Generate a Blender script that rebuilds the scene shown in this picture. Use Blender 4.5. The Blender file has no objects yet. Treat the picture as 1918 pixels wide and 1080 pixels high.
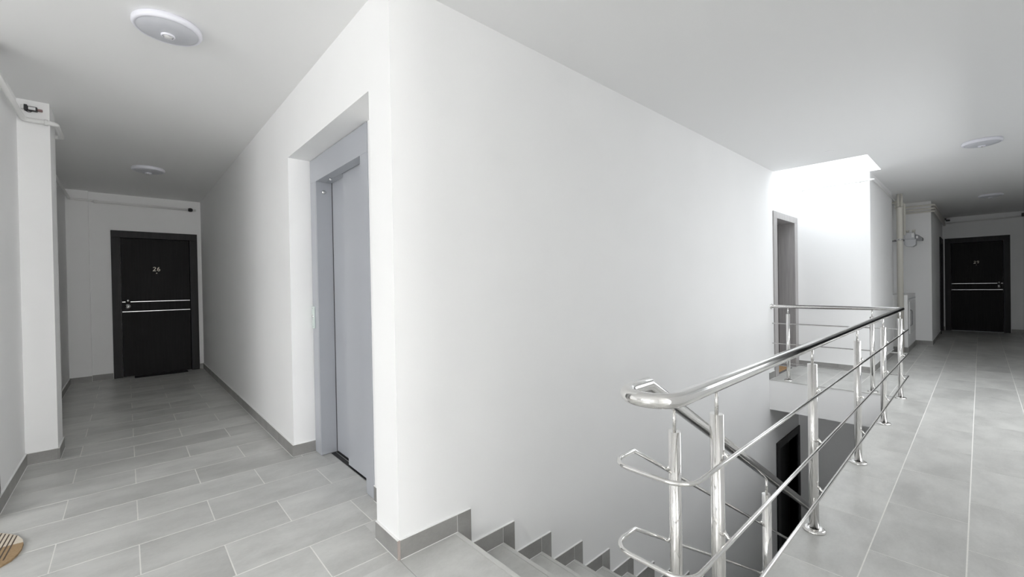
import bpy, bmesh, math, random
from mathutils import Vector, Matrix

random.seed(7)
SC = bpy.context.scene
COL = SC.collection

# ------------------------------------------------------------------ camera
F_PX, YAW, PITCH, ROLL = 796.74, 0.83365, -0.00771, -0.01758
cam_data = bpy.data.cameras.new('camera')
cam = bpy.data.objects.new('camera', cam_data)
COL.objects.link(cam)
cam_data.sensor_width = 36.0
cam_data.lens = F_PX / 1918.0 * 36.0
cam_data.clip_start = 0.02
fw = Vector((math.cos(YAW) * math.cos(PITCH), math.sin(YAW) * math.cos(PITCH), math.sin(PITCH)))
rt = Vector((math.sin(YAW), -math.cos(YAW), 0.0))
up = rt.cross(fw)
r2 = rt * math.cos(ROLL) + up * math.sin(ROLL)
u2 = -rt * math.sin(ROLL) + up * math.cos(ROLL)
cam.matrix_world = Matrix(((r2.x, u2.x, -fw.x, 0.0), (r2.y, u2.y, -fw.y, 0.0), (r2.z, u2.z, -fw.z, 1.27), (0, 0, 0, 1)))
SC.camera = cam

# ------------------------------------------------------------------ light
SC.view_settings.view_transform = 'Standard'
SC.view_settings.look = 'None'
SC.view_settings.gamma = 1.0
SC.view_settings.use_curve_mapping = False
SC.view_settings.exposure = 0.0
SC.cycles.diffuse_bounces = 12
SC.cycles.max_bounces = 16

world = bpy.data.worlds.new('overcast_sky')
SC.world = world
world.use_nodes = True
world.node_tree.nodes['Background'].inputs[0].default_value = (0.86, 0.93, 1.0, 1.0)
world.node_tree.nodes['Background'].inputs[1].default_value = 0.3


def area(name, loc, rot, sx, sy, power, color=(1, 1, 1)):
    d = bpy.data.lights.new(name, 'AREA')
    d.shape = 'RECTANGLE'
    d.size, d.size_y, d.energy, d.color = sx, sy, power, color
    o = bpy.data.objects.new(name, d)
    o.location, o.rotation_euler = loc, rot
    COL.objects.link(o)
    return o


R90 = math.radians(90)
# daylight through the window behind the camera and the skylight, plus two added lights
area('daylight_west_window', (-4.4, 0.6, 1.75), (0, -math.radians(60), 0), 1.2, 2.6, 108, (0.99, 0.995, 1.0))
area('added_south_light', (0.42, -6.95, 1.5), (R90, 0, 0), 0.8, 1.9, 155, (1.0, 0.995, 0.98))  # added light at an unseen window, brightens the lift hall
area('added_corridor_light', (5.6, -0.72, 1.65), (math.radians(55), 0, 0), 3.2, 1.0, 40, (0.97, 0.985, 1.0))  # added at an unseen window to lift the landing and corridor floor
area('daylight_skylight', (6.89, 1.354, 3.25), (0, 0, 0), 0.9, 0.85, 19, (0.90, 0.96, 1.0))


# ------------------------------------------------------------------ materials
def new_mat(name):
    m = bpy.data.materials.new(name)
    m.use_nodes = True
    nt = m.node_tree
    return m, nt, nt.nodes['Principled BSDF']


def N(nt, kind, **kw):
    n = nt.nodes.new(kind)
    for k, v in kw.items():
        setattr(n, k, v)
    return n


def simple(name, col, rough=0.5, metal=0.0, noise=0.0, scale=8.0, bump=0.0, bscale=200.0, coat=0.0):
    m, nt, b = new_mat(name)
    b.inputs['Roughness'].default_value = rough
    b.inputs['Metallic'].default_value = metal
    b.inputs['Base Color'].default_value = (*col, 1)
    tc = N(nt, 'ShaderNodeTexCoord')
    if noise:
        nz = N(nt, 'ShaderNodeTexNoise')
        nz.inputs['Scale'].default_value = scale
        nz.inputs['Detail'].default_value = 4
        nt.links.new(tc.outputs['Object'], nz.inputs['Vector'])
        rp = N(nt, 'ShaderNodeValToRGB')
        rp.color_ramp.elements[0].position = 0.3
        rp.color_ramp.elements[1].position = 0.7
        rp.color_ramp.elements[0].color = (*[c * (1 - noise) for c in col], 1)
        rp.color_ramp.elements[1].color = (*[min(1, c * (1 + noise)) for c in col], 1)
        nt.links.new(nz.outputs['Fac'], rp.inputs['Fac'])
        nt.links.new(rp.outputs['Color'], b.inputs['Base Color'])
    if bump:
        n2 = N(nt, 'ShaderNodeTexNoise')
        n2.inputs['Scale'].default_value = bscale
        nt.links.new(tc.outputs['Object'], n2.inputs['Vector'])
        bp = N(nt, 'ShaderNodeBump')
        bp.inputs['Strength'].default_value = bump
        bp.inputs['Distance'].default_value = 0.002
        nt.links.new(n2.outputs['Fac'], bp.inputs['Height'])
        nt.links.new(bp.outputs['Normal'], b.inputs['Normal'])
    return m


def tile_mat(name, dark, light, rough):
    """cement-look porcelain: soft cloudy streaks along the tile, a little different on every tile"""
    m, nt, b = new_mat(name)
    tc = N(nt, 'ShaderNodeTexCoord')
    oi = N(nt, 'ShaderNodeObjectInfo')
    mul = N(nt, 'ShaderNodeVectorMath', operation='MULTIPLY_ADD')
    comb = N(nt, 'ShaderNodeCombineXYZ')
    m1 = N(nt, 'ShaderNodeMath', operation='MULTIPLY')
    m1.inputs[1].default_value = 37.0
    nt.links.new(oi.outputs['Random'], m1.inputs[0])
    for k in range(3):
        nt.links.new(m1.outputs[0], comb.inputs[k])
    mul.inputs[1].default_value = (1.0, 1.7, 1.3)
    nt.links.new(tc.outputs['Object'], mul.inputs[0])
    nt.links.new(comb.outputs[0], mul.inputs[2])
    n1 = N(nt, 'ShaderNodeTexNoise')
    n1.inputs['Scale'].default_value = 2.6
    n1.inputs['Detail'].default_value = 7
    n1.inputs['Roughness'].default_value = 0.6
    n1.inputs['Distortion'].default_value = 0.15
    nt.links.new(mul.outputs[0], n1.inputs['Vector'])
    n2 = N(nt, 'ShaderNodeTexNoise')
    n2.inputs['Scale'].default_value = 60
    n2.inputs['Detail'].default_value = 3
    nt.links.new(mul.outputs[0], n2.inputs['Vector'])
    ad = N(nt, 'ShaderNodeMath', operation='MULTIPLY_ADD')
    ad.inputs[1].default_value = 0.16
    nt.links.new(n2.outputs['Fac'], ad.inputs[0])
    nt.links.new(n1.outputs['Fac'], ad.inputs[2])
    rp = N(nt, 'ShaderNodeValToRGB')
    rp.color_ramp.elements[0].position = 0.42
    rp.color_ramp.elements[1].position = 0.72
    rp.color_ramp.elements[0].color = (*dark, 1)
    rp.color_ramp.elements[1].color = (*light, 1)
    nt.links.new(ad.outputs[0], rp.inputs['Fac'])
    hv = N(nt, 'ShaderNodeHueSaturation')
    mr = N(nt, 'ShaderNodeMapRange')
    mr.inputs['To Min'].default_value = 0.93
    mr.inputs['To Max'].default_value = 1.06
    nt.links.new(oi.outputs['Random'], mr.inputs['Value'])
    nt.links.new(mr.outputs[0], hv.inputs['Value'])
    nt.links.new(rp.outputs['Color'], hv.inputs['Color'])
    nt.links.new(hv.outputs['Color'], b.inputs['Base Color'])
    b.inputs['Roughness'].default_value = rough
    bp = N(nt, 'ShaderNodeBump')
    bp.inputs['Strength'].default_value = 0.08
    bp.inputs['Distance'].default_value = 0.001
    nt.links.new(n2.outputs['Fac'], bp.inputs['Height'])
    nt.links.new(bp.outputs['Normal'], b.inputs['Normal'])
    return m


def wood_mat(name, dark, light, rough, spec=0.5):
    m, nt, b = new_mat(name)
    tc = N(nt, 'ShaderNodeTexCoord')
    mp = N(nt, 'ShaderNodeMapping')
    mp.inputs['Scale'].default_value = (26, 26, 1.3)
    nt.links.new(tc.outputs['Object'], mp.inputs['Vector'])
    n1 = N(nt, 'ShaderNodeTexNoise')
    n1.inputs['Scale'].default_value = 2.0
    n1.inputs['Detail'].default_value = 6
    n1.inputs['Distortion'].default_value = 0.3
    nt.links.new(mp.outputs[0], n1.inputs['Vector'])
    rp = N(nt, 'ShaderNodeValToRGB')
    rp.color_ramp.elements[0].position = 0.35
    rp.color_ramp.elements[1].position = 0.7
    rp.color_ramp.elements[0].color = (*dark, 1)
    rp.color_ramp.elements[1].color = (*light, 1)
    nt.links.new(n1.outputs['Fac'], rp.inputs['Fac'])
    nt.links.new(rp.outputs['Color'], b.inputs['Base Color'])
    b.inputs['Roughness'].default_value = rough
    b.inputs['Specular IOR Level'].default_value = spec
    return m


M = {}
M['wall'] = simple('white_wall_paint', (0.89, 0.89, 0.89), 0.75, noise=0.012, scale=1.7, bump=0.10, bscale=160)
M['ceil'] = simple('white_ceiling_paint', (0.86, 0.86, 0.86), 0.85, bump=0.06, bscale=140)
M['tile'] = tile_mat('grey_cement_tile', (0.48, 0.48, 0.464), (0.625, 0.625, 0.605), 0.34)
M['skirt'] = tile_mat('shaded_skirting_tile', (0.25, 0.245, 0.235), (0.34, 0.335, 0.325), 0.42)  # same tile as the floor, shade of upright faces put into the colour
M['grout'] = simple('pale_grout', (0.84, 0.83, 0.80), 0.9, noise=0.04, scale=60)
M['caulk'] = simple('white_caulk', (0.88, 0.88, 0.87), 0.6)
M['nosing'] = simple('pale_tile_edge', (0.58, 0.58, 0.56), 0.4, noise=0.03, scale=30)
M['steel'] = simple('polished_stainless_steel', (0.82, 0.81, 0.795), 0.10, metal=1.0)
M['lift'] = simple('blue_grey_lift_enamel', (0.44, 0.455, 0.49), 0.33, noise=0.01, scale=3)
M['lift_edge'] = simple('lift_seam_grey', (0.30, 0.31, 0.34), 0.4)
M['alu'] = simple('brushed_aluminium_sill', (0.62, 0.62, 0.62), 0.35, metal=0.8)
M['dark'] = simple('dark_gap', (0.03, 0.03, 0.032), 0.7)
M['glassplate'] = simple('pale_green_glass_plate', (0.66, 0.74, 0.71), 0.12)
M['door'] = wood_mat('dark_wenge_veneer', (0.0055, 0.0052, 0.0055), (0.0115, 0.0105, 0.011), 0.55, 0.2)
M['frame'] = wood_mat('dark_wenge_frame', (0.010, 0.0097, 0.0108), (0.018, 0.017, 0.0185), 0.5, 0.3)
M['door_brown'] = wood_mat('brown_door_veneer', (0.035, 0.026, 0.024), (0.048, 0.036, 0.034), 0.5, 0.3)
M['frame_sheen'] = wood_mat('skylit_door_frame', (0.34, 0.325, 0.322), (0.42, 0.405, 0.40), 0.4)  # grey holds the skylight's reflection, painted into the base colour
M['chrome'] = simple('satin_chrome', (0.82, 0.82, 0.82), 0.18, metal=1.0)
M['digit'] = simple('pale_brass_digit', (0.80, 0.77, 0.66), 0.3, metal=0.3)
M['inlay'] = simple('silver_inlay', (0.75, 0.75, 0.75), 0.3, metal=0.6)
M['lamp_rim'] = simple('white_lamp_plastic', (0.80, 0.80, 0.86), 0.35)
M['lamp_diff'] = simple('frosted_lamp_diffuser', (0.60, 0.61, 0.65), 0.4)
M['lens'] = simple('sensor_lens', (0.62, 0.62, 0.62), 0.3)
M['pipe'] = simple('cream_painted_pipe', (0.70, 0.68, 0.62), 0.4, noise=0.02, scale=6)
M['pipe_white'] = simple('white_painted_pipe', (0.80, 0.80, 0.79), 0.4)
M['black'] = simple('black_plastic', (0.02, 0.02, 0.022), 0.4)
M['label'] = simple('white_label', (0.75, 0.75, 0.75), 0.5)
M['brown'] = simple('brown_red_cap', (0.30, 0.19, 0.19), 0.5)
M['meter'] = simple('grey_meter_body', (0.52, 0.53, 0.55), 0.35)
M['meter_dark'] = simple('grey_meter_counter', (0.20, 0.20, 0.21), 0.4)
M['rubber'] = simple('black_rubber_mat', (0.010, 0.010, 0.011), 0.8, bump=0.6, bscale=120)
M['coir'] = simple('brown_coir_mat', (0.42, 0.26, 0.13), 0.95, noise=0.35, scale=70, bump=0.8, bscale=120)
M['mat_edge'] = simple('grey_mat_border', (0.16, 0.15, 0.15), 0.7)
M['win_frame'] = simple('white_window_frame', (0.8, 0.8, 0.8), 0.4)


def oval_mat():
    """two colour coir print: cream field, tan field below a slanted edge"""
    m, nt, b = new_mat('cream_and_tan_mat_pile')
    tc = N(nt, 'ShaderNodeTexCoord')
    sp = N(nt, 'ShaderNodeSeparateXYZ')
    nt.links.new(tc.outputs['Object'], sp.inputs[0])
    wv = N(nt, 'ShaderNodeMath', operation='MULTIPLY_ADD')   # x * k + y
    wv.inputs[1].default_value = 0.12
    nt.links.new(sp.outputs['X'], wv.inputs[0])
    nt.links.new(sp.outputs['Y'], wv.inputs[2])
    gt = N(nt, 'ShaderNodeMath', operation='GREATER_THAN')
    gt.inputs[1].default_value = 0.05
    nt.links.new(wv.outputs[0], gt.inputs[0])
    nz = N(nt, 'ShaderNodeTexNoise')
    nz.inputs['Scale'].default_value = 90
    nz.inputs['Detail'].default_value = 4
    nt.links.new(tc.outputs['Object'], nz.inputs['Vector'])
    r1 = N(nt, 'ShaderNodeValToRGB')
    r1.color_ramp.elements[0].color = (0.27, 0.17, 0.085, 1)
    r1.color_ramp.elements[1].color = (0.46, 0.33, 0.19, 1)
    r2_ = N(nt, 'ShaderNodeValToRGB')
    r2_.color_ramp.elements[0].color = (0.60, 0.53, 0.43, 1)
    r2_.color_ramp.elements[1].color = (0.78, 0.71, 0.60, 1)
    nt.links.new(nz.outputs['Fac'], r1.inputs['Fac'])
    nt.links.new(nz.outputs['Fac'], r2_.inputs['Fac'])
    mx = N(nt, 'ShaderNodeMix', data_type='RGBA')
    nt.links.new(gt.outputs[0], mx.inputs[0])
    nt.links.new(r1.outputs['Color'], mx.inputs[6])
    nt.links.new(r2_.outputs['Color'], mx.inputs[7])
    nt.links.new(mx.outputs[2], b.inputs['Base Color'])
    b.inputs['Roughness'].default_value = 0.95
    return m


M['oval'] = oval_mat()
M['stripe'] = simple('dark_brown_mat_stripe', (0.10, 0.075, 0.055), 0.95)


def glass_mat():
    m, nt, b = new_mat('window_glass')
    b.inputs['Base Color'].default_value = (1, 1, 1, 1)
    b.inputs['Roughness'].default_value = 0.0
    b.inputs['Transmission Weight'].default_value = 1.0
    b.inputs['IOR'].default_value = 1.01
    return m


M['glass'] = glass_mat()


# ------------------------------------------------------------------ mesh helpers
class MB:
    def __init__(self):
        self.bm = bmesh.new()
        self.smooth = []

    def box(self, x0, x1, y0, y1, z0, z1):
        vs = [self.bm.verts.new((x, y, z)) for x in (x0, x1) for y in (y0, y1) for z in (z0, z1)]
        for f in ((0, 1, 3, 2), (4, 6, 7, 5), (0, 4, 5, 1), (2, 3, 7, 6), (0, 2, 6, 4), (1, 5, 7, 3)):
            self.bm.faces.new([vs[i] for i in f])
        return self

    def bbox(self, x0, x1, y0, y1, z0, z1, bev=0.003):
        """box with bevelled edges"""
        t = bmesh.new()
        vs = [t.verts.new((x, y, z)) for x in (x0, x1) for y in (y0, y1) for z in (z0, z1)]
        for f in ((0, 1, 3, 2), (4, 6, 7, 5), (0, 4, 5, 1), (2, 3, 7, 6), (0, 2, 6, 4), (1, 5, 7, 3)):
            t.faces.new([vs[i] for i in f])
        bmesh.ops.bevel(t, geom=list(t.edges), offset=bev, segments=2, profile=0.5, affect='EDGES')
        me = bpy.data.meshes.new('tmp')
        t.to_mesh(me)
        t.free()
        self.bm.from_mesh(me)
        bpy.data.meshes.remove(me)
        return self

    def tube(self, pts, r, seg=16, caps=True):
        """round tube swept along a polyline, mitred at its corners"""
        pts = [Vector(p) for p in pts]
        n = len(pts)
        dirs = [(pts[i + 1] - pts[i]).normalized() for i in range(n - 1)]
        ref = Vector((0, 0, 1)) if abs(dirs[0].z) < 0.9 else Vector((1, 0, 0))
        rings = []
        u = (ref - dirs[0] * ref.dot(dirs[0])).normalized()
        for i in range(n):
            if i == 0:
                t, cut = dirs[0], dirs[0]
            elif i == n - 1:
                t, cut = dirs[-1], dirs[-1]
            else:
                t = dirs[i - 1]
                cut = (dirs[i - 1] + dirs[i]).normalized()
            # u transported along the incoming direction
            u = (u - t * u.dot(t)).normalized()
            v = t.cross(u)
            ring = []
            for k in range(seg):
                a = 2 * math.pi * k / seg
                p = pts[i] + (u * math.cos(a) + v * math.sin(a)) * r
                if 0 < i < n - 1:
                    p = p - t * ((p - pts[i]).dot(cut) / t.dot(cut))
                ring.append(self.bm.verts.new(p))
            rings.append(ring)
            if 0 < i < n - 1:
                d0, d1 = dirs[i - 1], dirs[i]
                q = d0.rotation_difference(d1)
                u = q @ u
        for i in range(n - 1):
            for k in range(seg):
                f = self.bm.faces.new((rings[i][k], rings[i][(k + 1) % seg], rings[i + 1][(k + 1) % seg], rings[i + 1][k]))
                f.smooth = True
        if caps:
            self.bm.faces.new(list(reversed(rings[0])))
            self.bm.faces.new(rings[-1])
        return self

    def lathe(self, prof, seg=40, loc=(0, 0, 0), axis='Z', smooth=True):
        """profile of (radius, height) turned about an axis through loc"""
        rings = []
        for (r, h) in prof:
            if r < 1e-6:
                ps = [self._ax(0, 0, h, loc, axis)]
            else:
                ps = [self._ax(r * math.cos(2 * math.pi * k / seg), r * math.sin(2 * math.pi * k / seg), h, loc, axis) for k in range(seg)]
            rings.append([self.bm.verts.new(p) for p in ps])
        for a, b in zip(rings[:-1], rings[1:]):
            for k in range(seg):
                k2 = (k + 1) % seg
                if len(a) == 1 and len(b) == 1:
                    continue
                if len(a) == 1:
                    f = self.bm.faces.new((a[0], b[k2], b[k]))
                elif len(b) == 1:
                    f = self.bm.faces.new((a[k], a[k2], b[0]))
                else:
                    f = self.bm.faces.new((a[k], a[k2], b[k2], b[k]))
                f.smooth = smooth
        return self

    @staticmethod
    def _ax(x, y, h, loc, axis):
        if axis == 'Z':
            p = (x, y, h)
        elif axis == 'Y':
            p = (x, h, y)
        else:
            p = (h, x, y)
        return Vector(p) + Vector(loc)

    def prism(self, pts2, z0, z1):
        a = [self.bm.verts.new((x, y, z0)) for x, y in pts2]
        b = [self.bm.verts.new((x, y, z1)) for x, y in pts2]
        n = len(pts2)
        self.bm.faces.new(list(reversed(a)))
        self.bm.faces.new(b)
        for i in range(n):
            self.bm.faces.new((a[i], a[(i + 1) % n], b[(i + 1) % n], b[i]))
        return self

    def build(self, name, mat, parent=None, loc=None):
        bmesh.ops.recalc_face_normals(self.bm, faces=list(self.bm.faces))
        me = bpy.data.meshes.new(name)
        self.bm.to_mesh(me)
        self.bm.free()
        me.materials.append(mat)
        return link(name, me, parent, loc)


def link(name, me, parent=None, loc=None):
    o = bpy.data.objects.new(name, me)
    COL.objects.link(o)
    if parent is not None:
        o.parent = parent
    if loc is not None:
        o.location = loc
    return o


def tag(o, label=None, cat=None, group=None, kind=None):
    if label:
        o['label'] = label
    if cat:
        o['category'] = cat
    if group:
        o['group'] = group
    if kind:
        o['kind'] = kind
    return o


def empty(name, loc=(0, 0, 0), rz=0.0, label=None, cat=None, group=None, kind=None):
    o = bpy.data.objects.new(name, None)
    o.empty_display_size = 0.1
    o.location = loc
    o.rotation_euler = (0, 0, rz)
    COL.objects.link(o)
    return tag(o, label, cat, group, kind)


def struct(name, boxes, mat, label=None):
    m = MB()
    for b in boxes:
        m.box(*b)
    return tag(m.build(name, mat), label, kind='structure')


def fillet(pts, r, n=8):
    """round the corners of a polyline"""
    out = [Vector(pts[0])]
    for i in range(1, len(pts) - 1):
        p, a, b = Vector(pts[i]), Vector(pts[i - 1]), Vector(pts[i + 1])
        da, db = (a - p).normalized(), (b - p).normalized()
        ang = da.angle(db)
        t = min(r / math.tan(ang / 2), (a - p).length * 0.49, (b - p).length * 0.49)
        rr = t * math.tan(ang / 2)
        c = p + (da + db).normalized() * (rr / math.sin(ang / 2))
        s, e = p + da * t - c, p + db * t - c
        full = s.angle(e)
        ax = s.cross(e).normalized()
        for k in range(n + 1):
            out.append(c + Matrix.Rotation(full * k / n, 3, ax) @ s)
    out.append(Vector(pts[-1]))
    return out


# ------------------------------------------------------------------ dimensions (metres; X along the stair, Y along the lift hall)
XE, YW, ZC = 0.925, 1.835, 2.71       # lift wall, stair wall, ceiling
XL, XL2 = -0.572, -0.600              # left wall before and after its column
Y26 = 8.56                            # wall of door 26
X29 = 14.70                           # wall of door 29
YED = 0.634                           # edge of the corridor slab at the stairwell
XS = 6.11                             # edge of the far landing slab
XEND, YCOL = 7.395, 0.988             # end wall of the landing and its corner
XCOL = 9.5
XN, YN = 11.2, 0.615                  # block after the niche
RY0, RY1, RZ, RX = 2.07, 3.515, 2.263, 1.085     # lift recess
YR = -0.80                            # right wall of the corridor
ZL = -2.986                           # lower storey floor
ZSL = -0.385                          # underside of the slab
SXR = 0.82                            # unseen right wall behind the camera, set to keep light off the stair wall

# ------------------------------------------------------------------ floor
TILE_T = 0.008
regions = [(-1.3, 14.7, YR, YED), (-1.3, 0.92, YED, YW), (-1.3, XE, YW, 3.72), (XL, XE, 3.72, 4.755), (-0.405, XE, 4.755, 5.08), (XL2, XE, 5.08, 8.5),
           (-0.375, XE, 8.5, 8.56), (XE, RX, RY0, RY1), (RX, 1.148, 2.455, 3.38), (XS, XEND, YED, YW), (XEND, XN, YED, YCOL), (XCOL, XN, YCOL, 1.15), (-0.09, 0.80, 8.56, 8.62), (6.44, 7.29, YW, 2.07)]
fl = MB()
for (x0, x1, y0, y1) in regions:
    if x0 == XS:
        x0 += 0.008                      # the tiles overhang the slab edge a little
    fl.box(x0, x1, y0, y1, ZSL, -0.0105)
fl.box(XL, SXR, -7.0, YR, ZSL, -0.0105)
fl.box(-4.5, -1.3, YR, 3.72, ZSL, -0.0105)
fl.box(RX, 1.30, 2.4, 3.515, ZSL, -0.0105)
floor = tag(fl.build('floor', M['wall']), 'floor slab with a white painted edge, under grey tiles', kind='structure')
gb = MB()
for (x0, x1, y0, y1) in regions:
    gb.box(x0 + (0.008 if x0 == XS else 0), x1, y0, y1, -0.0105, -0.0009)
gb.build('grout_bed', M['grout'], floor)
pl = MB()
pl.box(XL, SXR, -7.0, YR, -0.0105, 0.0)
pl.box(-4.5, -1.3, YR, 3.72, -0.0105, 0.0)
pl.build('lobby_paving', M['tile'], floor)

rows = [5.928 + 0.3077 * k for k in range(10, 0, -1)] + [5.928 - 0.3077 * k for k in range(0, 13)]
rows = sorted(set(round(r, 4) for r in rows))                       # 2.235 ... 9.0
y = 2.2356
for k in range(1, 11):
    rows.insert(0, round(y - 0.3125 * k, 4))
ja = [-1.535, -0.91, -0.285, 0.342, 0.972, 1.607, 2.245, 2.885]
jb = [-1.22, -0.597, 0.027, 0.650, 1.288, 1.926, 2.565, 3.195]
while ja[-1] < 15:
    ja.append(ja[-1] + 0.63)
while jb[-1] < 15:
    jb.append(jb[-1] + 0.63)
G = 0.0027
tile_cache = {}
ia = min(range(len(rows)), key=lambda i: abs(rows[i] - 2.235))      # the row from 2.235 up is an A row


def tile_piece(x0, x1, y0, y1):
    w, h = round(x1 - x0, 3), round(y1 - y0, 3)
    if w < 0.004 or h < 0.004:
        return
    if (w, h) not in tile_cache:
        m = MB().box(-w / 2, w / 2, -h / 2, h / 2, -TILE_T, 0.0)
        bmesh.ops.recalc_face_normals(m.bm, faces=list(m.bm.faces))
        me = bpy.data.meshes.new('floor_tile')
        m.bm.to_mesh(me)
        m.bm.free()
        me.materials.append(M['tile'])
        tile_cache[(w, h)] = me
    link('floor_tile', tile_cache[(w, h)], floor, ((x0 + x1) / 2, (y0 + y1) / 2, 0.0))


def merge(cells):
    """join rectangles of one tile that share a full edge"""
    cells = list(cells)
    ch = True
    while ch:
        ch = False
        for i in range(len(cells)):
            for j in range(i + 1, len(cells)):
                a, b = cells[i], cells[j]
                if abs(a[2] - b[2]) < 1e-6 and abs(a[3] - b[3]) < 1e-6 and (abs(a[1] - b[0]) < 1e-6 or abs(b[1] - a[0]) < 1e-6):
                    c = (min(a[0], b[0]), max(a[1], b[1]), a[2], a[3])
                elif abs(a[0] - b[0]) < 1e-6 and abs(a[1] - b[1]) < 1e-6 and (abs(a[3] - b[2]) < 1e-6 or abs(b[3] - a[2]) < 1e-6):
                    c = (a[0], a[1], min(a[2], b[2]), max(a[3], b[3]))
                else:
                    continue
                cells = [q for k, q in enumerate(cells) if k not in (i, j)] + [c]
                ch = True
                break
            if ch:
                break
    return cells


for i in range(len(rows) - 1):
    js = ja if (i - ia) % 2 == 0 else jb
    for k in range(len(js) - 1):
        tx0, tx1, ty0, ty1 = js[k] + G, js[k + 1] - G, rows[i] + G, rows[i + 1] - G
        cells = []
        for (x0, x1, y0, y1) in regions:
            a, b, c, d = max(tx0, x0), min(tx1, x1), max(ty0, y0), min(ty1, y1)
            if b - a > 0.004 and d - c > 0.004:
                cells.append((a, b, c, d))
        for q in merge(cells):
            tile_piece(*q)

# lower storey
struct('floor.001', [(0.9, 7.6, YR, YW, ZL - 0.2, ZL)], M['tile'], 'grey floor of the storey below, seen through the stairwell')

# ------------------------------------------------------------------ ceiling and skylight shaft
SX0, SX1, SY0, SY1 = 6.385, XEND, 0.872, YW
ceiling = struct('ceiling', [(-4.7, SX0, -7.2, 8.8, ZC, ZC + 0.12), (SX1, 14.9, -7.2, 8.8, ZC, ZC + 0.12),
                             (SX0, SX1, -7.2, SY0, ZC, ZC + 0.12), (SX0, SX1, SY1, 8.8, ZC, ZC + 0.12)], M['ceil'], 'flat white ceiling over the hall and stairwell')
ZT = 3.30
sk = MB()
sk.box(SX0 - 0.12, SX0, SY0 - 0.12, SY1 + 0.12, ZC + 0.12, ZT)
sk.box(SX1, SX1 + 0.12, SY0 - 0.12, SY1 + 0.12, ZC + 0.12, ZT)
sk.box(SX0, SX1, SY0 - 0.12, SY0, ZC + 0.12, ZT)
sk.box(SX0, SX1, SY1, SY1 + 0.12, ZC + 0.12, ZT)
shaft = tag(sk.build('window_1', M['wall']), 'bright skylight opening in the ceiling over the far landing', kind='structure')
f = MB()
f.box(SX0 - 0.06, SX1 + 0.06, SY0 - 0.06, SY0 + 0.03, ZT, ZT + 0.06).box(SX0 - 0.06, SX1 + 0.06, SY1 - 0.03, SY1 + 0.06, ZT, ZT + 0.06)
f.box(SX0 - 0.06, SX0 + 0.03, SY0 + 0.03, SY1 - 0.03, ZT, ZT + 0.06).box(SX1 - 0.03, SX1 + 0.06, SY0 + 0.03, SY1 - 0.03, ZT, ZT + 0.06)
f.build('window_frame', M['win_frame'], shaft)
MB().box(SX0 + 0.03, SX1 - 0.03, SY0 + 0.03, SY1 - 0.03, ZT + 0.02, ZT + 0.03).build('pane', M['glass'], shaft)

# ------------------------------------------------------------------ walls
wall_lift = struct('wall_lift', [(XE, 1.30, YW, RY0, ZL, ZC), (XE, 1.30, RY0, RY1, RZ, ZC), (XE, 1.30, RY1, Y26 + 0.2, ZSL, ZC),
                                 (RX, 1.30, RY0, 2.452, ZSL, RZ), (1.27, 1.30, 2.452, RY1, ZSL, RZ)], M['wall'], 'white wall with the lift recess')
UO = (6.44, 7.29)
wall_stairs = struct('wall_stairs', [(1.30, UO[0], YW, 2.15, ZL, ZC), (UO[0], UO[1], YW, 2.15, 2.13, ZC), (UO[0], UO[1], YW, 2.15, -0.955, ZSL),
                                     (UO[1], 9.5, YW, 2.15, ZL, ZC), (UO[0], UO[1], 2.12, 2.15, 0, 2.13), (UO[0], UO[1], 2.0, 2.15, ZL, -0.955)], M['wall'], 'broad white wall along the stair')
wall_end = struct('wall_end', [(XEND, XCOL, YCOL, YW, ZSL, ZC)], M['wall'], 'white end wall of the far landing with its corner')
wall_niche = struct('wall_niche', [(XCOL, XN, 1.15, 1.35, ZSL, ZC)], M['wall'], 'white back wall of the pipe niche')
SD = (13.62, 14.55)
wall_corridor = struct('wall_corridor', [(XN, SD[0] + 0.05, YN, 1.35, ZSL, ZC), (SD[0] + 0.05, SD[1] - 0.05, YN, 1.35, 2.1, ZC), (SD[1] - 0.05, X29, YN, 1.35, ZSL, ZC),
                                         (SD[0] + 0.05, SD[1] - 0.05, YN + 0.1, 1.35, ZSL, 2.1)], M['wall'], 'white corridor wall past the pipe niche')
wall_29 = struct('wall_end_corridor', [(X29, X29 + 0.2, 0.50, 1.35, ZSL, ZC), (X29, X29 + 0.2, YR - 0.2, -0.38, ZSL, ZC), (X29, X29 + 0.2, -0.38, 0.50, 2.115, ZC),
                                       (X29 + 0.12, X29 + 0.2, -0.38, 0.50, ZSL, 2.115)], M['wall'], 'dim white wall around door 29')
wall_right = struct('wall_right', [(3.5, 3.9, YR - 0.2, YR, ZL, ZC), (7.3, X29, YR - 0.2, YR, ZL, ZC), (3.9, 7.3, YR - 0.2, YR, ZL, 0.9), (3.9, 7.3, YR - 0.2, YR, 2.3, ZC), (0.9, 3.5, YR - 0.2, YR, ZL, ZSL)], M['wall'], 'white right wall of the corridor')
wall_left = struct('wall_left', [(XL - 0.2, XL, 3.72, 4.755, ZSL, ZC), (XL2 - 0.2, XL2, 5.08, 8.5, ZSL, ZC), (XL - 0.2, -0.405, 4.755, 5.08, ZSL, ZC)], M['wall'], 'white left wall with a projecting column')
wall_back = struct('wall_back', [(XL2 - 0.2, -0.375, 8.50, 8.76, ZSL, ZC), (-0.375, -0.09, Y26, 8.76, ZSL, ZC), (0.80, XE, Y26, 8.76, ZSL, ZC), (-0.09, 0.80, Y26, 8.76, 2.115, ZC),
                                 (-0.09, 0.80, 8.68, 8.76, ZSL, 2.115)], M['wall'], 'white wall around door 26')
struct('wall_lobby', [(-4.7, XL, 3.72, 3.92, ZSL, ZC)], M['wall'])
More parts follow.
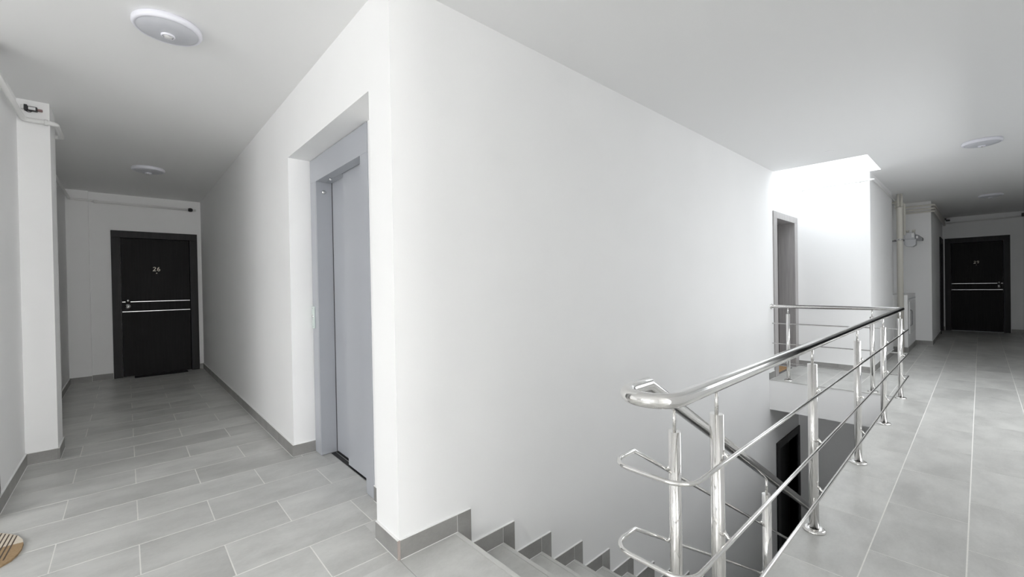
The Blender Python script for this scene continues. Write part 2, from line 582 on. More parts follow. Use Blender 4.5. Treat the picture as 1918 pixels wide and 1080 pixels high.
struct('wall_west', [(-4.7, -4.5, -1.0, -0.7, ZSL, ZC), (-4.7, -4.5, 1.9, 3.72, ZSL, ZC), (-4.7, -4.5, -0.7, 1.9, ZSL, 0.75), (-4.7, -4.5, -0.7, 1.9, 2.35, ZC)], M['wall'])
struct('wall_south', [(-4.7, XL, -1.0, YR, ZSL, ZC), (XL - 0.2, XL, -7.0, -1.0, ZSL, ZC), (SXR, SXR + 0.2, -7.0, -1.0, ZSL, ZC), (SXR, 3.5, -1.0, YR, ZSL, ZC),
                      (XL, SXR, -7.2, -7.0, ZSL, 0.55), (XL, SXR, -7.2, -7.0, 2.45, ZC), (XL, 0.02, -7.2, -7.0, 0.55, 2.45)], M['wall'])  # hall past the camera is unseen, its length and width shaped for its light
struct('wall_lower', [(XEND, 7.6, YR, YW, ZL, ZSL), (0.72, 0.92, YR, YW, ZL, ZSL)], M['wall'], 'shaded wall of the storey below')
for i, (b, ax) in enumerate((((-4.66, -4.58, -0.7, 1.9, 0.75, 2.35), 'x'), ((0.02, 0.82, -7.16, -7.08, 0.55, 2.45), 'y'), ((3.9, 7.3, -0.99, -0.94, 0.9, 2.3), 'r'))):  # unseen windows; south and corridor ones added to go with their lights
    x0, x1, y0, y1, z0, z1 = b
    m = MB()
    m.box(x0, x1, y0, y1, z0, z0 + 0.07).box(x0, x1, y0, y1, z1 - 0.07, z1)
    if ax == 'x':
        for yy in (y0, (y0 + y1) / 2 - 0.035, y1 - 0.07):
            m.box(x0, x1, yy, yy + 0.07, z0 + 0.07, z1 - 0.07)
    else:
        for xx in (x0, (x0 + x1) / 2 - 0.035, x1 - 0.07):
            m.box(xx, xx + 0.07, y0, y1, z0 + 0.07, z1 - 0.07)
    w = tag(m.build('window_%d' % (i + 2), M['win_frame']), kind='structure')
    if ax == 'x':
        MB().box(-4.625, -4.615, y0 + 0.07, y1 - 0.07, z0 + 0.07, z1 - 0.07).build('pane', M['glass'], w)
    else:
        MB().box(x0 + 0.07, x1 - 0.07, y0 + 0.02, y0 + 0.03, z0 + 0.07, z1 - 0.07).build('pane', M['glass'], w)

# ------------------------------------------------------------------ skirting
SH, ST = 0.085, 0.010


def skirting(name, runs, label):
    """runs: (x0, y0, x1, y1, nx, ny, first) along a wall face, (nx, ny) out of the wall"""
    root = empty(name, (0, 0, 0), label=label, kind='structure')
    ck = MB()
    for (x0, y0, x1, y1, nx, ny, first) in runs:
        L = math.hypot(x1 - x0, y1 - y0)
        dx, dy = (x1 - x0) / L, (y1 - y0) / L
        s, ln = 0.0, first
        while s < L - 1e-4:
            e = min(L, s + ln)
            a, b = s + 0.001, e - 0.001
            q = [x0 + dx * a, y0 + dy * a, x0 + dx * b + nx * ST, y0 + dy * b + ny * ST]
            m = MB().box(min(q[0], q[2]), max(q[0], q[2]), min(q[1], q[3]), max(q[1], q[3]), 0.001, SH)
            m.build('skirting_tile', M['skirt'], root)
            s, ln = e, 0.62
        q = [x0, y0, x1 + nx * ST * 0.95, y1 + ny * ST * 0.95]
        ck.box(min(q[0], q[2]), max(q[0], q[2]), min(q[1], q[3]), max(q[1], q[3]), SH, SH + 0.004)
        q = [x0, y0, x1 + nx * (ST + 0.004), y1 + ny * (ST + 0.004)]
        ck.box(min(q[0], q[2]), max(q[0], q[2]), min(q[1], q[3]), max(q[1], q[3]), -0.0015, 0.0008)
    ck.build('caulk', M['caulk'], root)
    return root


skirting('baseboard_lift', [(XE, YW, XE, RY0, -1, 0, 0.5), (XE, RY1, XE, Y26, -1, 0, 0.42), (XE - ST, RY1, RX, RY1, 0, -1, 0.62), (RX, RY0, RX, 2.445, -1, 0, 0.62)],
         'grey tile skirting along the lift wall')
skirting('baseboard_left', [(XL, 3.72, XL, 4.755, 1, 0, 0.6), (XL, 4.755, -0.405, 4.755, 0, -1, 0.4), (-0.405, 4.745, -0.405, 5.08, 1, 0, 0.4), (XL2, 5.08, XL2, 8.5, 1, 0, 0.5)],
         'grey tile skirting along the left wall and column')
skirting('baseboard_back', [(XL2, 8.5, -0.375, 8.5, 0, -1, 0.4), (-0.375, 8.56, -0.155, 8.56, 0, -1, 0.4), (0.872, 8.56, XE, 8.56, 0, -1, 0.4)], 'grey tile skirting beside door 26')
skirting('baseboard_end', [(XS, YW, 6.31, YW, 0, -1, 0.6), (XEND, YCOL, XEND, YW, -1, 0, 0.36), (XEND - ST, YCOL, XCOL, YCOL, 0, -1, 0.6)], 'grey tile skirting of the far landing')
skirting('baseboard_corridor', [(XN, 0.615, XN, 0.835, -1, 0, 0.4), (XN - ST, YN, SD[0] - 0.06, YN, 0, -1, 0.6), (X29, 0.585, X29, YN, -1, 0, 0.4), (X29, YR, X29, -0.46, -1, 0, 0.5)],
         'grey tile skirting of the far corridor')

# ------------------------------------------------------------------ staircase
RUN, RISE, X0N = 0.3095, 0.1866, 1.248
NST = 16
YI = 0.662                                       # open side of the flight
stair = empty('staircase', (X0N, (YI + YW) / 2, 0), label='flight of grey tiled steps descending along the white wall', cat='stairs')
OFF = Vector((-X0N, -(YI + YW) / 2, 0))


def S(mb, name, mat, parent=None):
    bmesh.ops.translate(mb.bm, verts=list(mb.bm.verts), vec=OFF)
    return mb.build(name, mat, parent or stair)


# concrete flight: stepped top, sloped underside
prof = [(0.92, -0.012), (X0N - 0.012, -0.012)]
for i in range(1, NST + 1):
    prof.append((X0N + RUN * (i - 1) - 0.012, -RISE * i - 0.012))
    if i < NST:
        prof.append((X0N + RUN * i - 0.012, -RISE * i - 0.012))
prof += [(X0N + RUN * (NST - 1) - 0.02, ZL - 0.05), (X0N + RUN * (NST - 2), ZL - 0.05), (1.10, -0.36), (0.92, -0.36)]
m = MB()
a = [m.bm.verts.new((x, YI, z)) for x, z in prof]
b = [m.bm.verts.new((x, YW - 0.004, z)) for x, z in prof]
m.bm.faces.new(a)
m.bm.faces.new(list(reversed(b)))
for i in range(len(prof)):
    j = (i + 1) % len(prof)
    m.bm.faces.new((a[i], b[i], b[j], a[j]))
S(m, 'flight', M['wall'])
YM = 1.222
NS = 0.022
for i in range(NST):
    xn, zt = X0N + RUN * i, -RISE * i
    xb = 0.922 if i == 0 else X0N + RUN * (i - 1) + 0.001
    for (y0, y1) in ((YI, YM - 0.001), (YM + 0.001, YW - 0.002)):
        S(MB().box(xb, xn - NS - 0.0015, y0, y1, zt - 0.012, zt), 'tread', M['tile'])
        S(MB().bbox(xn - NS, xn + 0.006, y0, y1, zt - 0.013, zt + 0.0005, 0.004), 'nosing_strip', M['nosing'])
        S(MB().box(xn - 0.012, xn - 0.001, y0, y1, zt - RISE, zt - 0.014), 'riser', M['tile'])

sroot = empty('baseboard_stairs', (0, 0, 0), label='stepped grey tile skirting following the stairs', kind='structure')
ck = MB()
for i in range(NST):
    xn, zt = X0N + RUN * i, -RISE * i
    xa = XE + 0.002 if i == 0 else X0N + RUN * (i - 1) + 0.089
    y0, y1 = YW - ST, YW
    MB().box(xa, xn - 0.002, y0, y1, zt + 0.001, zt + 0.088).build('skirting_tile', M['skirt'], sroot)
    MB().box(xn + 0.001, xn + 0.087, y0, y1, zt - RISE + 0.001, zt + 0.088).build('skirting_tile', M['skirt'], sroot)
    ck.box(xa, xn + 0.087, y0 + 0.0005, y1, zt + 0.088, zt + 0.0915)
    ck.box(xn - 0.002, xn + 0.001, y0 + 0.001, y1, zt + 0.001, zt + 0.088)
    ck.box(xa, xn, y0 - 0.003, y0, zt, zt + 0.0015)
ck.build('caulk', M['caulk'], sroot)
tag(MB().box(XE - ST, XE + 0.001, YW - ST, YW - 0.001, 0, 0.086).build('skirting_corner', simple('pinkish_tile_edge', (0.42, 0.36, 0.33), 0.6), sroot))

# ------------------------------------------------------------------ railing
YG, YS = 0.5755, 0.735                    # guard rail, stair rail
RP, RH, RB, RPN = 0.0212, 0.0218, 0.0068, 0.0062
XG = 6.205                                # end guard along the landing edge
SL = 0.578
ZH = 0.938
rail = empty('stair_railing', (1.405, YG, 0), label='polished steel guard railing around the stairwell with bent handrail and rods', cat='railing')
ROFF = Vector((-1.405, -YG, 0))


def P(mb, name, mat=None, parent=None):
    bmesh.ops.translate(mb.bm, verts=list(mb.bm.verts), vec=ROFF)
    return mb.build(name, mat or M['steel'], parent or rail)


XM = 1.262                                # mitre above the first step
rb = (YS - YG) / 2
cxl = 1.165
bend = [(cxl - rb * math.sin(t), (YS + YG) / 2 + rb * math.cos(t), ZH) for t in [math.pi * k / 16 for k in range(17)]]
XLOW = 5.4
hp = [(XLOW, YS, ZH - SL * (XLOW - XM)), (XM, YS, ZH)] + bend + [(XG, YG, ZH), (XG, YW - 0.012, ZH)]
P(MB().tube(hp, RH, 24), 'handrail')
P(MB().lathe([(0, 0), (0.038, 0), (0.04, -0.004), (0.038, -0.010), (0.03, -0.014), (0.0, -0.014)], 28, (XG, YW - 0.0005, ZH), 'Y'), 'wall_rosette')
ZR = (0.715, 0.455, 0.212)
YB, YSB = YG - 0.045, YS + 0.042
XGB = XG + 0.042
for z in ZR:
    loop = fillet([(1.238, YSB, z), (1.108, YSB, z), (1.108, YB, z), (1.5, YB, z)], 0.068, 8)
    pts = [(XLOW, YSB, z - SL * 1.03 * (XLOW - 1.238))] + loop + [(XGB, YB, z), (XGB, YW - 0.002, z)]
    P(MB().tube(pts, RB, 12), 'crossbar')


def post(px, py, zb, zcap, zrail, nx, ny, zs, name='post'):
    """one upright with its pin, floor flange and a bent bracket for each rod on the (nx, ny) side"""
    m = MB().tube([(px, py, zb), (px, py, zcap)], RP, 24, caps=True)
    o = P(m, name)
    def sub(mb, nm):
        bmesh.ops.translate(mb.bm, verts=list(mb.bm.verts), vec=ROFF)
        return mb.build(nm, M['steel'], o)
    sub(MB().tube([(px, py, zcap - 0.005), (px, py, zrail - RH * 0.8)], RPN, 12), 'pin')
    sub(MB().lathe([(0.0215, 0.013), (0.04, 0.013), (0.047, 0.010), (0.050, 0.004), (0.050, 0.0003), (0.0215, 0.0003)], 32, (px, py, zb)), 'flange')
    for z in zs:
        b = fillet([(px + nx * RP * 0.9, py + ny * RP * 0.9, z + 0.016), (px + nx * (RP + 0.010), py + ny * (RP + 0.010), z - 0.002), (px + nx * 0.045, py + ny * 0.045, z)], 0.008, 5)
        sub(MB().tube(b, 0.0052, 10), 'bracket')
    return o


for i in range(5):
    post(1.405 + 1.1635 * i, YG, 0.0, 0.845, ZH, 0, -1, ZR)
for yy in (1.643, 0.822):
    post(XG, yy, 0.0, 0.845, ZH, 1, 0, ZR)
for (px, step, cap) in ((1.435, 1, 0.742), (2.385, 4, 0.190), (3.295, 7, -0.315), (4.225, 10, -0.85), (5.155, 13, -1.39)):
    zr = ZH - SL * (px - XM)
    post(px, YS, -RISE * step, min(cap, zr - 0.07), zr, 0, 1, [z - SL * 1.03 * (px - 1.238) for z in ZR])

# ------------------------------------------------------------------ lift entrance
lift = empty('lift_entrance', (RX, 2.975, 0), label='blue-grey metal lift door and frame set in the white wall recess', cat='elevator')
LOFF = Vector((-RX, -2.975, 0))


def Lp(mb, name, mat, parent=None):
    bmesh.ops.translate(mb.bm, verts=list(mb.bm.verts), vec=LOFF)
    return mb.build(name, mat, parent or lift)


OY0, OY1, OZ = 2.56, 3.375, 2.082
Lp(MB().bbox(RX - 0.006, 1.196, OY1, 3.507, 0.002, OZ, 0.002), 'jamb', M['lift'])
Lp(MB().bbox(RX - 0.006, 1.150, 2.453, OY0, 0.002, OZ, 0.002), 'jamb', M['lift'])
Lp(MB().bbox(RX - 0.006, 1.150, 2.453, 3.507, OZ, RZ - 0.004, 0.002), 'lintel', M['lift'])
Lp(MB().box(1.150, 1.194, 3.045, 3.50, OZ, RZ - 0.01), 'lintel_return', M['lift'])
Lp(MB().box(RX - 0.0066, RX + 0.01, OY1 + 0.012, OY1 + 0.0145, 0.002, OZ), 'seam', M['lift_edge'])
Lp(MB().bbox(1.198, 1.220, 3.00, OY1 + 0.05, 0.010, OZ + 0.05, 0.002), 'door_panel', M['lift'])
Lp(MB().bbox(1.156, 1.180, 2.47, 3.04, 0.010, OZ + 0.05, 0.002), 'door_panel', M['lift'])
Lp(MB().box(1.1965, 1.1978, OY1 - 0.006, OY1 + 0.03, 0.004, OZ + 0.03), 'door_gap', M['dark'])
Lp(MB().box(1.250, 1.268, 2.46, 3.50, 0.0, RZ - 0.01), 'shaft_backing', M['dark'])
sl = Lp(MB().box(1.150, 1.248, OY0 - 0.06, OY1 + 0.0, -0.010, -0.001), 'sill', M['alu'])
Lp(MB().box(1.152, 1.184, OY0 - 0.04, OY1, -0.0009, 0.0).box(1.190, 1.222, OY0 - 0.04, OY1, -0.0009, 0.0), 'sill_groove', M['dark'], sl)
plate = Lp(MB().bbox(RX - 0.016, RX - 0.006, 3.452, 3.502, 0.963, 1.133, 0.003), 'call_plate', M['glassplate'])
Lp(MB().lathe([(0.0, -0.004), (0.012, -0.004), (0.013, 0.0), (0.013, 0.002)], 20, (RX - 0.0165, 3.477, 1.055), 'X'), 'call_button', M['chrome'], plate)
Lp(MB().lathe([(0, 0), (0.003, 0), (0.003, -0.002), (0, -0.002)], 10, (RX - 0.016, 3.477, 1.12), 'X'), 'screw', M['meter_dark'], plate)
Lp(MB().lathe([(0, 0), (0.003, 0), (0.003, -0.002), (0, -0.002)], 10, (RX - 0.016, 3.477, 0.977), 'X'), 'screw', M['meter_dark'], plate)
Lp(MB().lathe([(0, -0.012), (0.010, -0.011), (0.015, -0.006), (0.016, 0.0), (0.0, 0.0)], 24, (1.135, OY1, 2.005), 'Y'), 'jamb_stud', M['chrome'])
Lp(MB().lathe([(0, -0.016), (0.007, -0.014), (0.010, -0.006), (0.011, 0.0), (0.0, 0.0)], 20, (1.135, 3.225, OZ)), 'lintel_stud', M['chrome'])


# ------------------------------------------------------------------ doors
def arc(cx, cz, rx, rz, a0, a1, n=12):
    return [(cx + rx * math.cos(math.radians(a0 + (a1 - a0) * k / n)), cz + rz * math.sin(math.radians(a0 + (a1 - a0) * k / n))) for k in range(n + 1)]


# digit strokes in a box one high and 0.6 wide
SIX = arc(0.30, 0.28, 0.22, 0.24, 0, 360, 20)
GLYPH = {'2': [arc(0.30, 0.73, 0.22, 0.22, 165, -35, 12) + [(0.08, 0.05), (0.54, 0.05), (0.54, 0.14)]],
         '6': [SIX, arc(0.50, 0.34, 0.42, 0.60, 180, 100, 10)],
         '9': [[(0.6 - x, 1.0 - z) for x, z in SIX], [(0.6 - x, 1.0 - z) for x, z in arc(0.50, 0.34, 0.42, 0.60, 180, 100, 10)]]}


def digits(txt, h, y):
    m = MB()
    for k, ch in enumerate(txt):
        x0 = (k - len(txt) / 2) * h * 0.80 + h * 0.1
        for st in GLYPH[ch]:
            m.tube([(x0 + px * h, y, pz * h) for px, pz in st], h * 0.085, 8)
    return m


def make_door(name, loc, rz, w_out, w_in, h_out, h_in, depth, number=None, knob=None, lines=False, mats=('door', 'frame'), label=None, zbase=0.0):
    """local frame: x right as seen from the front, y into the wall, z up"""
    d = empty(name, loc, rz, label, 'door' if label else None, kind='structure')
    lm, fm = M[mats[0]], M[mats[1]]
    a, b = w_out / 2, w_in / 2
    for sgn in (-1, 1):
        x0, x1 = sorted((sgn * a, sgn * b))
        MB().bbox(x0, x1, -0.016, 0.0, 0.0, h_in, 0.002).build('frame_stile', fm, d)
        x0, x1 = sorted((sgn * b, sgn * (b + 0.025)))
        MB().box(x0, x1, 0.0, depth + 0.045, 0.0, h_in + 0.02).build('frame_lining', fm, d)
    MB().bbox(-a, a, -0.016, 0.0, h_in, h_out, 0.002).build('frame_head', fm, d)
    MB().box(-b - 0.02, b + 0.02, 0.0, depth + 0.045, h_in, h_in + 0.02).build('frame_lining', fm, d)
    leaf = MB().bbox(-b + 0.003, b - 0.003, depth, depth + 0.042, 0.006, h_in - 0.003, 0.002).build('door_leaf', lm, d)
    if lines:
        x0, x1 = (-b + 0.008, b - 0.006)
        gap = (knob - 0.028, knob + 0.028)
        for z in (1.121, 0.974):
            m = MB()
            if z > 1:
                for q0, q1 in ((x0, gap[0]), (gap[1], x1)):
                    if q1 - q0 > 0.006:
                        m.box(q0, q1, depth - 0.002, depth + 0.001, z - 0.0035, z + 0.0035)
            else:
                m.box(x0, x1, depth - 0.002, depth + 0.001, z - 0.0035, z + 0.0035)
            m.build('inlay_strip', M['inlay'], leaf)
    if knob is not None:
        MB().lathe([(0, -0.020), (0.010, -0.019), (0.018, -0.013), (0.021, -0.005), (0.022, 0.0)], 24, (knob, depth, 1.140), 'Y').build('door_knob', M['chrome'], leaf)
        MB().lathe([(0, -0.010), (0.012, -0.010), (0.013, -0.014), (0.017, -0.014), (0.018, -0.010), (0.031, -0.008), (0.036, -0.003), (0.036, 0.0)], 28, (knob - 0.004, depth, 1.053), 'Y').build('lock_rosette', M['chrome'], leaf)
    if number:
        o = digits(number, 0.062, depth - 0.002).build('door_number', M['digit'], leaf, (0, 0, 1.586))
        MB().lathe([(0, -0.006), (0.006, -0.006), (0.008, -0.002), (0.008, 0.0)], 16, (0.0, depth, 1.553), 'Y').build('peephole', M['digit'], leaf)
    return d


make_door('door_1', (0.36, Y26, 0), 0, 1.022, 0.822, 2.18, 2.078, 0.03, '26', -0.338, True, label='dark apartment door number 26 at the end of the lift hall')
make_door('door_2', (X29, 0.062, 0), -R90, 1.03, 0.826, 2.205, 2.085, 0.03, '29', 0.348, True, label='dark apartment door number 29 at the end of the dim corridor')
make_door('door_3', (6.853, YW, 0), 0, 1.075, 0.80, 2.19, 2.102, 0.20, mats=('door_brown', 'frame_sheen'), label='brown door in a frame greyed by painted skylight sheen on the far landing, behind the railing')
make_door('door_4', (6.88, YW, ZL), 0, 1.07, 0.82, 2.10, 2.0, 0.10, label='black door on the storey below, seen through the railing')
make_door('door_5', ((SD[0] + SD[1]) / 2, YN, 0), 0, SD[1] - SD[0] + 0.1, SD[1] - SD[0] - 0.12, 2.19, 2.07, 0.03, label='dark side door seen edge-on, left of door 29')


# ------------------------------------------------------------------ ceiling lamps
def ceiling_lamp(loc, label, g='round ceiling lamps with motion sensors'):
    r = empty('ceiling_lamp', loc, 0, label, 'lamp', g)
    MB().lathe([(0.0, 0.0), (0.145, 0.0), (0.151, -0.006), (0.152, -0.022), (0.148, -0.031), (0.140, -0.035), (0.134, -0.033)], 64).build('lamp_rim', M['lamp_rim'], r)
    MB().lathe([(0.1355, -0.031), (0.126, -0.037), (0.102, -0.045), (0.065, -0.051), (0.028, -0.054), (0.0, -0.054)], 64).build('diffuser', M['lamp_diff'], r)
    s = MB().lathe([(0.031, -0.052), (0.031, -0.060), (0.028, -0.064), (0.0225, -0.062), (0.022, -0.056)], 36).build('motion_sensor', M['lamp_rim'], r)
    MB().lathe([(0.0223, -0.056), (0.019, -0.064), (0.011, -0.069), (0.0, -0.071)], 28).build('sensor_lens', M['lens'], s)
    for sx in (-1, 1):
        MB().box(sx * 0.018 - 0.002, sx * 0.018 + 0.002, -0.002, 0.002, -0.068, -0.060).build('sensor_slot', M['meter_dark'], s)
    return r


ceiling_lamp((0.195, 2.955, ZC), 'large round white ceiling lamp nearest the viewer, in the lift hall')
ceiling_lamp((0.222, 6.54, ZC), 'round white ceiling lamp in front of door 26')
ceiling_lamp((6.74, -0.02, ZC), 'round white ceiling lamp beside the bright skylight')
ceiling_lamp((11.24, -0.13, ZC), 'round ceiling lamp in the dark corridor before door 29')
tag(MB().lathe([(0, -0.006), (0.03, -0.005), (0.042, -0.001), (0.043, 0.0), (0, 0.0)], 28, (5.87, 1.132, ZC)).build('blanking_plate', M['ceil']), 'small white blanking plate on the ceiling in front of the skylight', 'plate')


# ------------------------------------------------------------------ pipes
def pipe(name, pts, r, mat, label, rad=0.05, group='painted gas pipes', clips=(), couplings=()):
    o = tag(MB().tube(fillet(pts, rad, 6), r, 16).build(name, mat), label, 'pipe', group)
    for (c, axis) in clips:
        MB().lathe([(r, -0.009), (r + 0.005, -0.009), (r + 0.005, 0.009), (r, 0.009)], 18, c, axis).build('pipe_clip', mat, o)
    for (c, axis) in couplings:
        MB().lathe([(r, -0.02), (r + 0.007, -0.018), (r + 0.007, 0.018), (r, 0.02)], 18, c, axis).build('coupling', mat, o)
    return o


pl_ = pipe('gas_pipe', [(-0.535, 3.72, 2.548), (-0.535, 4.715, 2.553), (-0.370, 4.715, 2.553), (-0.370, 5.115, 2.553), (-0.560, 5.12, 2.553), (-0.560, 8.455, 2.575), (-0.335, 8.455, 2.575), (-0.335, 8.52, 2.575), (0.86, 8.52, 2.565)],
           0.0165, M['pipe_white'], 'white gas pipe bent round the column and along the left wall', 0.035,
           clips=[((-0.42, 4.715, 2.553), 'X')], couplings=[((-0.30, 8.52, 2.5746), 'X')])
MB().lathe([(0, -0.03), (0.022, -0.028), (0.03, -0.01), (0.03, 0.012), (0.02, 0.03), (0, 0.032)], 20, (0.79, 8.515, 2.566), 'X').build('valve', M['black'], pl_)

# black actuator on the column
act = empty('gas_valve', (-0.494, 4.755, 2.645), 0, 'black gas valve with white label on the top of the left column', 'valve')
act.scale = (0.68, 0.68, 0.68)
MB().lathe([(0, -0.012), (0.022, -0.012), (0.024, 0.0), (0.022, 0.012), (0, 0.012)], 20, (-0.068, -0.022, 0.006), 'X').build('union_nut', M['pipe_white'], act)
MB().bbox(-0.056, -0.030, -0.045, 0.0, -0.028, 0.034, 0.004).build('valve_body', M['black'], act)
b_ = MB().bbox(-0.030, 0.042, -0.040, 0.0, -0.026, 0.022, 0.004).build('housing', M['black'], act)
MB().box(-0.024, 0.030, -0.0415, -0.039, -0.016, 0.014).build('label_plate', M['label'], b_)
MB().lathe([(0, 0.0), (0.013, 0.0), (0.015, 0.02), (0.013, 0.038), (0, 0.04)], 18, (0.042, -0.02, -0.004), 'X').build('end_cap', M['brown'], act)
MB().tube([(-0.045, -0.02, -0.028), (-0.03, -0.02, -0.038), (-0.008, -0.02, -0.036), (0.0, -0.02, -0.026)], 0.004, 8).build('lever', M['black'], act)

pe = pipe('gas_pipe', [(7.355, YW, 2.588), (7.355, 0.945, 2.588), (7.60, 0.945, 2.588), (9.44, 0.945, 2.56)], 0.0135, M['pipe_white'],
          'white gas pipe across the bright end wall and round its corner', 0.03, clips=[((7.355, 1.085, 2.588), 'Y'), ((7.355, 1.60, 2.588), 'Y')], couplings=[((7.355, 1.745, 2.588), 'Y')])
MB().box(7.352, 7.394, 1.07, 1.10, 2.60, 2.66).build('bracket', M['pipe_white'], pe)
MB().lathe([(0, -0.02), (0.022, -0.018), (0.026, 0), (0.022, 0.018), (0, 0.02)], 18, (7.340, 1.70, 2.592), 'X').build('valve', M['pipe_white'], pe)

riser = empty('riser_pipe', (9.80, 0.921, 0), 0, 'thick cream riser pipe in the niche, from floor to ceiling', 'pipe')
MB().lathe([(0.0, 0.0), (0.042, 0.0), (0.042, 2.455), (0.045, 2.46), (0.045, 2.485), (0.0, 2.487)], 28).build('pipe_body', M['pipe'], riser)
for (px, py) in ((0.0, 0.018), (0.0, -0.026)):
    MB().tube([(px, py, 2.48), (px, py, 2.709)], 0.017, 14).build('pipe_top', M['pipe'], riser)
MB().lathe([(0.042, -0.012), (0.048, -0.012), (0.048, 0.012), (0.042, 0.012)], 28, (0, 0, 1.93)).build('pipe_clamp', M['chrome'], riser)
MB().tube([(0.0, 0.05, 1.93), (-0.02, 0.229, 1.93)], 0.006, 8).build('clamp_rod', M['chrome'], riser)
pipe('gas_pipe', [(10.06, 0.885, 2.02), (10.06, 0.885, 2.56), (10.06, 0.95, 2.60), (10.06, 1.1, 2.60)], 0.017, M['pipe'], 'thin cream pipe rising from the gas meter beside the thick riser', 0.03)
pipe('gas_pipe', [(10.3, 1.118, 1.2), (10.3, 1.118, 2.70)], 0.017, M['pipe'], 'thin grey-cream pipe on the back wall of the niche, behind the riser', 0.03)

# bundle of pipes over the far block
z0s = (2.632, 2.566, 2.514)
for i, z in enumerate(z0s):
    yo = 0.572 - 0.002 * i
    pipe('gas_pipe', [(10.10, 1.0, z), (XN - 0.04, 1.0, z), (XN - 0.04, yo, z), (14.55 - 0.05 * i, yo, z)], 0.0165, M['pipe'],
         'cream gas pipe wrapping the far block, %s of the bundle of three' % ('topmost', 'middle one', 'lowest')[i], 0.035)
tag(MB().bbox(XN - 0.012, XN, 0.63, 1.1, 2.668, ZC - 0.001, 0.002).build('cable_duct', M['pipe_white']), 'flat white cable duct under the ceiling above the pipe bundle', 'duct')
p29 = pipe('gas_pipe', [(14.66, 0.545, 2.565), (14.66, -0.79, 2.598)], 0.0165, M['pipe_white'], 'gas pipe along the dark wall above door 29', 0.03)
for (yy, zz) in ((0.575, 2.672), (0.515, 2.635)):
    MB().bbox(14.58, 14.66, yy - 0.035, yy + 0.035, zz - 0.018, zz + 0.018, 0.006).build('valve', M['black'], p29)
MB().bbox(14.60, 14.66, -0.68, -0.615, 2.585, 2.66, 0.008).build('valve', M['black'], p29)

# ------------------------------------------------------------------ gas meter and cabinet in the niche
gm = empty('gas_meter', (10.25, 0.80, 1.83), 0, 'grey gas meter hanging right of the cream riser pipe', 'meter')
def yz_prism(prof, x0, x1):
    m = MB()
    a = [m.bm.verts.new((x0, y, z)) for y, z in prof]
    b = [m.bm.verts.new((x1, y, z)) for y, z in prof]
    m.bm.faces.new(a)
    m.bm.faces.new(list(reversed(b)))
    for i in range(len(prof)):
        j = (i + 1) % len(prof)
        m.bm.faces.new((a[i], b[i], b[j], a[j]))
    bmesh.ops.bevel(m.bm, geom=list(m.bm.edges), offset=0.008, segments=2, profile=0.5, affect='EDGES')
    return m


yz_prism([(0.10, 0.12), (0.10, 0.245), (-0.035, 0.235), (-0.04, 0.12)], -0.09, 0.10).build('meter_head', M['meter'], gm)
yz_prism([(0.095, 0.125), (-0.055, 0.118), (-0.050, 0.02), (-0.01, -0.012), (0.07, -0.005), (0.098, 0.03)], -0.10, 0.10).build('meter_body', M['meter'], gm)
c_ = yz_prism([(-0.040, 0.10), (-0.040, 0.20), (-0.085, 0.185), (-0.135, 0.135), (-0.135, 0.085), (-0.08, 0.09)], -0.075, 0.08).build('counter', M['meter_dark'], gm)
MB().box(-0.0775, -0.0745, -0.078, -0.052, 0.13, 0.172).build('counter_window', M['label'], c_)
MB().bbox(-0.096, -0.090, -0.030, 0.004, 0.150, 0.222, 0.002).build('type_plate', M['label'], gm)
MB().box(-0.02, 0.02, 0.085, 0.3495, 0.10, 0.13).build('wall_bracket', M['meter_dark'], gm)
for yy in (0.06, -0.02):
    MB().lathe([(0.0, 0.0), (0.02, 0.0), (0.02, 0.05), (0.024, 0.05), (0.024, 0.07), (0.0, 0.07)], 18, (-0.02, yy, 0.215)).build('meter_union', M['pipe'], gm)
cab = empty('meter_cabinet', (10.55, 0.993, 0), 0, 'low white built-in box with a hatch door in the pipe niche', 'cabinet')
cx0, cx1, cy0, cy1, chh = -0.65, 0.649, -0.153, 0.156, 0.985
m = MB().bbox(cx0, cx1, cy0, cy1, 0.0, chh, 0.004)
m.build('cabinet_body', M['wall'], cab)
MB().box(cx0 - 0.01, cx0, cy0 - 0.01, cy1 - 0.02, 0.001, 0.085).build('skirting_tile', M['skirt'], cab)
MB().box(cx0, cx1, cy0 - 0.01, cy0, 0.001, 0.085).build('skirting_tile', M['skirt'], cab)
hd = MB().bbox(-0.45, 0.5, cy0 - 0.012, cy0 - 0.001, 0.30, 0.86, 0.003).build('hatch_door', M['win_frame'], cab)
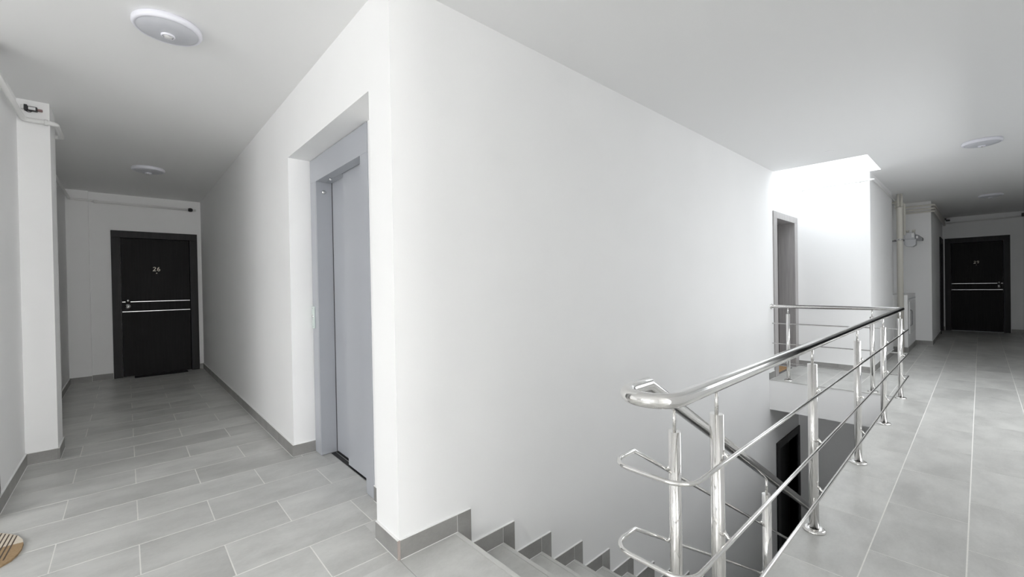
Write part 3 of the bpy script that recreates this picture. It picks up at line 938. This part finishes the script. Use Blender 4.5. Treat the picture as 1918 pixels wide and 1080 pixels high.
MB().tube(fillet([(-0.40, cy0 - 0.012, 0.72), (-0.40, cy0 - 0.035, 0.70), (-0.40, cy0 - 0.035, 0.46), (-0.40, cy0 - 0.012, 0.44)], 0.015, 5), 0.007, 10).build('handle', M['meter_dark'], hd)
MB().box(-0.55, 0.6, cy0 - 0.006, cy0 - 0.001, 0.90, 0.915).build('trim_strip', M['meter'], cab)

# ------------------------------------------------------------------ doormats
dm = empty('doormat', (0.39, 8.455, 0), 0, 'thin black rubber doormat in front of door 26', 'mat')
MB().bbox(-0.315, 0.315, -0.09, 0.085, 0.0005, 0.012, 0.004).build('mat_base', M['rubber'], dm)
m = MB()
for k in range(7):
    m.box(-0.30, 0.30, -0.08 + k * 0.023, -0.072 + k * 0.023, 0.011, 0.015)
m.build('mat_ribs', M['rubber'], dm)

dm = empty('doormat', (6.72, 1.945, 0), 0, 'brown coir doormat with a grey border at the door on the far landing', 'mat')
MB().bbox(-0.26, 0.40, -0.105, 0.085, 0.0005, 0.010, 0.003).build('mat_border', M['mat_edge'], dm)
MB().bbox(-0.235, 0.375, -0.080, 0.075, 0.008, 0.017, 0.003).build('mat_pile', M['coir'], dm)

dm = empty('doormat', (-0.60, 3.25, 0), 0, 'rounded cream and tan doormat with dark stripes at the left edge', 'mat')
half = [(-0.32, 0.30), (-0.18, 0.315), (-0.04, 0.30), (0.05, 0.268), (0.09, 0.233), (0.13, 0.183), (0.160, 0.135), (0.184, 0.07), (0.194, 0.01), (0.195, -0.05), (0.189, -0.10), (0.174, -0.148), (0.146, -0.181), (0.08, -0.225), (-0.02, -0.262), (-0.16, -0.285), (-0.32, -0.28)]
half += [(-0.46, -0.23), (-0.55, -0.12), (-0.58, 0.02), (-0.55, 0.16), (-0.46, 0.26)]
MB().prism(list(reversed(half)), 0.0005, 0.010).build('mat_pile', M['oval'], dm)
for k in range(9):
    xt = 0.156 - 0.0145 * k * 2.05 * 0.53
    yt = 0.139 + 0.0225 * k * 0.98
    xb = xt - 0.009
    yb = yt - 0.27
    m = MB()
    w = 0.0028
    m.prism([(xt - w, yt), (xb - w, yb), (xb + w, yb), (xt + w, yt)], 0.0098, 0.0106)
    m.build('mat_stripe', M['stripe'], dm)
